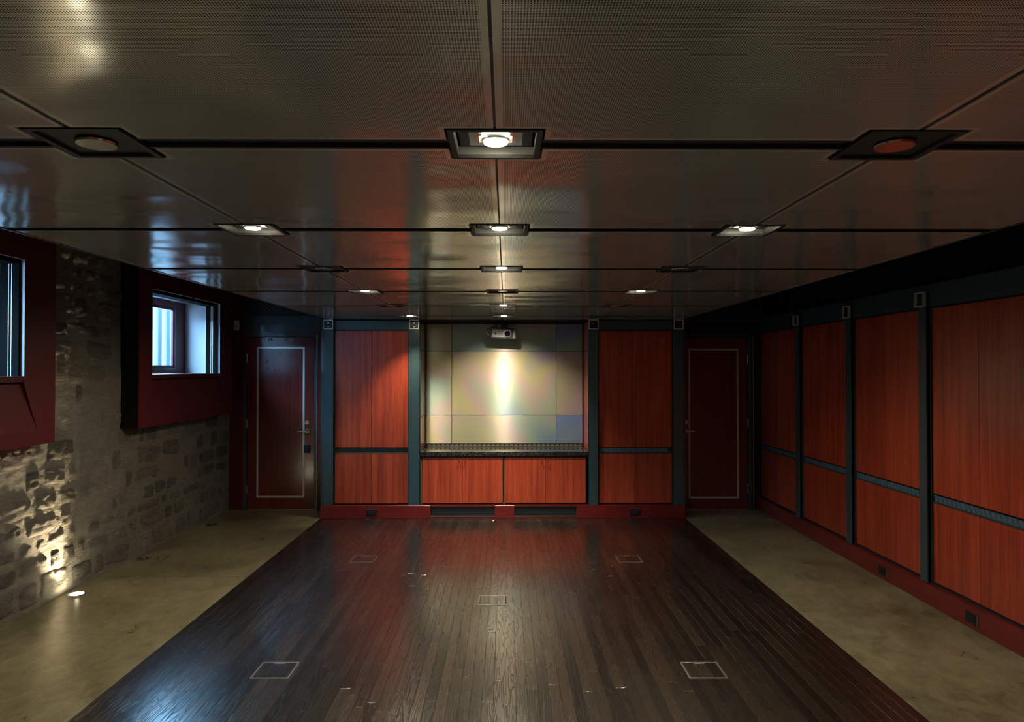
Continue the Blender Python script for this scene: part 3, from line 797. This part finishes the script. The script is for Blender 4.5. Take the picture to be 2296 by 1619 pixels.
# ------------------------------------------------------------------ floor uplights along the stone wall
def uplight(label, x, y, on):
    t = thing('floor_uplight', label, 'uplight', (x, y, 0), 0, 'uplights in the concrete by the stone wall')
    b = BM(); ring(b, (0, 0, 0.0), 0.062, 0.046, 0.006); obj('bezel', b, M['chrome'], t, smooth=False)
    b = BM(); cyl(b, (0, 0, 0.001), 0.046, 0.003, 'z', 24); obj('lens', b, M['uplamp'] if on else M['lamp_off'], t)
    b = BM(); cyl(b, (0, 0, 0.004), 0.012, 0.010, 'z', 12, 0.008); obj('lamp_cap', b, M['uplamp'] if on else M['chrome'], t)
    if on:
        L = bpy.data.lights.new('uplight_lamp', 'SPOT'); L.energy = 45; L.color = (1.0, 0.80, 0.52); L.spot_size = math.radians(66); L.spot_blend = 1.0; L.shadow_soft_size = 0.02
        o = bpy.data.objects.new('uplight_lamp', L); o.location = (0, 0, 0.03); link(o, t)
        dv = Vector((-0.07, -0.15, 0.42)); o.rotation_euler = dv.to_track_quat('-Z', 'Y').to_euler()
uplight('glowing round uplight in the concrete by the stone wall', -3.145, 5.176, True)
uplight('unlit round uplight in the concrete, second along the stone wall', -3.150, 6.128, False)
uplight('unlit round uplight in the concrete, nearest the left door', -3.11, 7.448, False)
t = thing('floor_plate', 'small pale metal plate on the concrete by the right plinth', 'plate', (2.905, 7.706, 0))
b = BM(); cyl(b, (0, 0, 0), 0.042, 0.004, 'z', 20); obj('disc', b, M['satin'], t)
b = BM(); cyl(b, (0, 0, 0.004), 0.014, 0.003, 'z', 12); obj('screw_cap', b, M['chrome'], t)

# ------------------------------------------------------------------ ceiling fixtures
def sq_ring(bm, ho, hi, z0, z1):
    for (a, c, d, e) in ((-ho, ho, -ho, -hi), (-ho, ho, hi, ho), (-ho, -hi, -hi, hi), (hi, ho, -hi, hi)): bx(bm, a, c, d, e, z0, z1)
    return bm
def spot(parent, aim, watts, size=78, blend=0.75, loc=(0, 0, 0.0005)):
    L = bpy.data.lights.new('lamp_light', 'SPOT'); L.energy = watts; L.color = LAMP_COL; L.spot_size = math.radians(size); L.spot_blend = blend; L.shadow_soft_size = 0.02
    o = bpy.data.objects.new('lamp_light', L); o.location = loc; link(o, parent)
    o.rotation_euler = Vector(aim).to_track_quat('-Z', 'Y').to_euler()
def downlight(label, x, y, on, aim=(0, 0, -1), watts=LAMP_W, size=78, tilt=(0, 0)):
    t = thing('recessed_downlight', label, 'downlight', (x, y, ZC), 0, 'recessed downlights in the metal ceiling')
    d = 0.026; h = HS - 0.003
    obj('trim_frame', sq_ring(BM(), h, h - 0.014, -0.003, 0.006), M['black'], t)
    b = BM()
    for p in (((-1,1),(1,1)), ((1,-1),(-1,-1)), ((1,1),(1,-1)), ((-1,-1),(-1,1))):
        (a, c), (e, f) = p; q = h - 0.014
        quad(b, (a*q, c*q, 0.006), (e*q, f*q, 0.006), (e*q, f*q, d), (a*q, c*q, d))
    obj('recess_wall', b, M['recess_grey'], t)
    top = obj('recess_plate', box(-h + 0.02, h - 0.02, -h + 0.02, h - 0.02, d, d + 0.01), M['black_gloss'], t)
    obj('lamp_plate', box(-0.066, 0.066, -h + 0.03, h - 0.03, d - 0.002, d), M['grey_plastic'], top)
    obj('lamp_bezel', sq_ring(BM(), 0.046, 0.041, d - 0.008, d - 0.002), M['chrome'], top)
    for s in (-1, 1): obj('spring_clip', box(s * 0.038 - 0.003, s * 0.038 + 0.003, -0.03, -0.016, d - 0.010, d - 0.002), M['chrome'], top)
    b = BM(); ring(b, (0, 0, 0), 0.034, 0.028, 0.010); rr = obj('reflector_ring', b, M['satin'], t, (0, 0, d - 0.020), smooth=False)
    b = BM(); cyl(b, (0, 0, 0), 0.028, 0.004, 'z', 24); lm = obj('lamp', b, M['lamp'] if on else M['lamp_off'], t, (0, 0, d - 0.0235))
    for o in (rr, lm): o.rotation_euler = (tilt[0], tilt[1], 0)
    if on: spot(t, aim, watts, size)
    return t
def sprinkler(label, x, y):
    t = thing('ceiling_sprinkler', label, 'sprinkler', (x, y, ZC), 0, 'sprinkler plates in the metal ceiling')
    h = HS - 0.003
    obj('trim_frame', sq_ring(BM(), h, h - 0.016, -0.003, 0.006), M['black'], t)
    obj('cover_plate', box(-h + 0.016, h - 0.016, -h + 0.016, h - 0.016, 0.006, 0.012), M['black'], t)
    b = BM(); cyl(b, (0, 0, -0.004), 0.045, 0.005, 'z', 32, 0.047); dd = obj('escutcheon', b, M['chrome'], t)
    b = BM(); cyl(b, (0, 0, -0.002), 0.008, 0.008, 'z', 12); obj('stem', b, M['chrome'], t)
    return t
XC = JX[1:4]
rows = RY[3:]
ordn = ['nearest the camera', 'in the second row', 'in the third row', 'in the fourth row', 'in the fifth row', 'in the last row by the back wall']
for k, y in enumerate(rows):
    on = k != 3
    aim, wt, sz = (0, 0.0, -1), LAMP_W * 1.35, 84
    if k == 5: aim, wt, sz = (0, 0.66, -1.0), LAMP_W * 1.45, 96
    if k == 4: aim = (0, 0.25, -1)
    downlight(('lit' if on else 'unlit') + ' square recessed downlight on the centre joint, ' + ordn[k], XC[1], y, on, aim, wt, sz)
    if k % 2 == 0:
        sprinkler('round chrome disc on a black ceiling plate, left joint, ' + ordn[k], XC[0], y)
        sprinkler('round chrome disc on a black ceiling plate, right joint, ' + ordn[k], XC[2], y)
    else:
        la = (-0.6, 0.05, -1); ra = (0.30, 0.0, -1.0); lw = LAMP_W * 1.0; rw = LAMP_W * 0.68
        if k == 3: la = (-0.55, 0.12, -1)
        if k == 5: la, lw = (0.06, 0.36, -1.0), LAMP_W * 0.75
        downlight('lit square recessed downlight on the left joint, ' + ordn[k], XC[0], y, True, la, lw, 84 if k == 5 else 116)
        ron = k != 5
        downlight(('lit' if ron else 'unlit') + ' square recessed downlight on the right joint, ' + ordn[k], XC[2], y, ron, ra, rw, 125)
# unseen lamps added above and behind the viewer, in pattern, lighting the near floor
def hidden_lamp(x, y, watts=LAMP_W):
    o = obj('unseen_lamp', sq_ring(BM(), HS - .003, 0.03, -0.003, 0.006), M['black_gloss'], ceil, (x, y, ZC))
    b = BM(); cyl(b, (0, 0, 0.008), 0.028, 0.004); obj('lamp', b, M['lamp'], o)
    spot(o, (0, 0.05, -1), watts, 90)
for x in XC: hidden_lamp(x, RY[2], LAMP_W * 1.25)
hidden_lamp(XC[1], RY[1]); hidden_lamp(XC[1], RY[0]); hidden_lamp(XC[0], RY[0]); hidden_lamp(XC[2], RY[0])
for x in (XC[0], XC[2]): obj('blank_plate', box(x - HS + .003, x + HS - .003, RY[1] - HS + .003, RY[1] + HS - .003, ZC + .004, ZC + .01), M['black_gloss'], ceil)

# ------------------------------------------------------------------ projector
t = thing('projector', 'small silver projector hanging from the ceiling in front of the steel niche', 'projector', (-0.03, 7.95, 2.19))
body = obj('body', box(-0.142, 0.142, -0.02, 0.20, -0.055, 0.055, 0.012), M['projector_grey'], t, (0, 0, -0.135)); body.rotation_euler = (0.05, 0.05, 0)
b = BM(); ring(b, (0.045, -0.045, 0.0), 0.043, 0.034, 0.03, 'y', 28); obj('lens_ring', b, M['chrome'], body)
b = BM(); cyl(b, (0.045, -0.030, 0.0), 0.035, 0.012, 'y', 28); obj('lens', b, M['black_glass'], body)
obj('lens_recess', box(0.070, 0.108, -0.0215, -0.019, -0.05, 0.042), M['black'], body)
b = BM(); cyl(b, (-0.088, -0.024, -0.004), 0.012, 0.006, 'y', 16); obj('sensor_eye', b, M['black_glass'], body)
for k in range(8): obj('vent_slat', box(-0.066 + k * 0.0075, -0.0625 + k * 0.0075, -0.0225, -0.019, -0.022, 0.03), M['black_gloss'], body)
obj('top_shell', box(-0.128, 0.128, -0.012, 0.19, 0.050, 0.066, 0.008), M['black_gloss'], body)
b = BM(); bx(b, -0.10, 0.11, 0.02, 0.16, -0.006, 0.0); bx(b, -0.03, 0.05, 0.05, 0.13, -0.065, -0.006); bx(b, -0.09, -0.075, 0.03, 0.06, -0.07, -0.006)
obj('ceiling_mount', b, M['black'], t)
b = BM(); tube(b, [(-0.06, 0.1, -0.002), (-0.11, 0.06, -0.05), (-0.185, 0.06, -0.085), (-0.20, 0.07, -0.11), (-0.18, 0.09, -0.14), (-0.138, 0.09, -0.15)], 0.004)
obj('cable', b, M['cable'], t, smooth=True)
b = BM(); tube(b, [(-0.195, 0.065, -0.10), (-0.196, 0.068, -0.115), (-0.185, 0.08, -0.135), (-0.165, 0.088, -0.146)], 0.0055)
obj('cable_plug', b, M['white_plastic'], t, smooth=True)
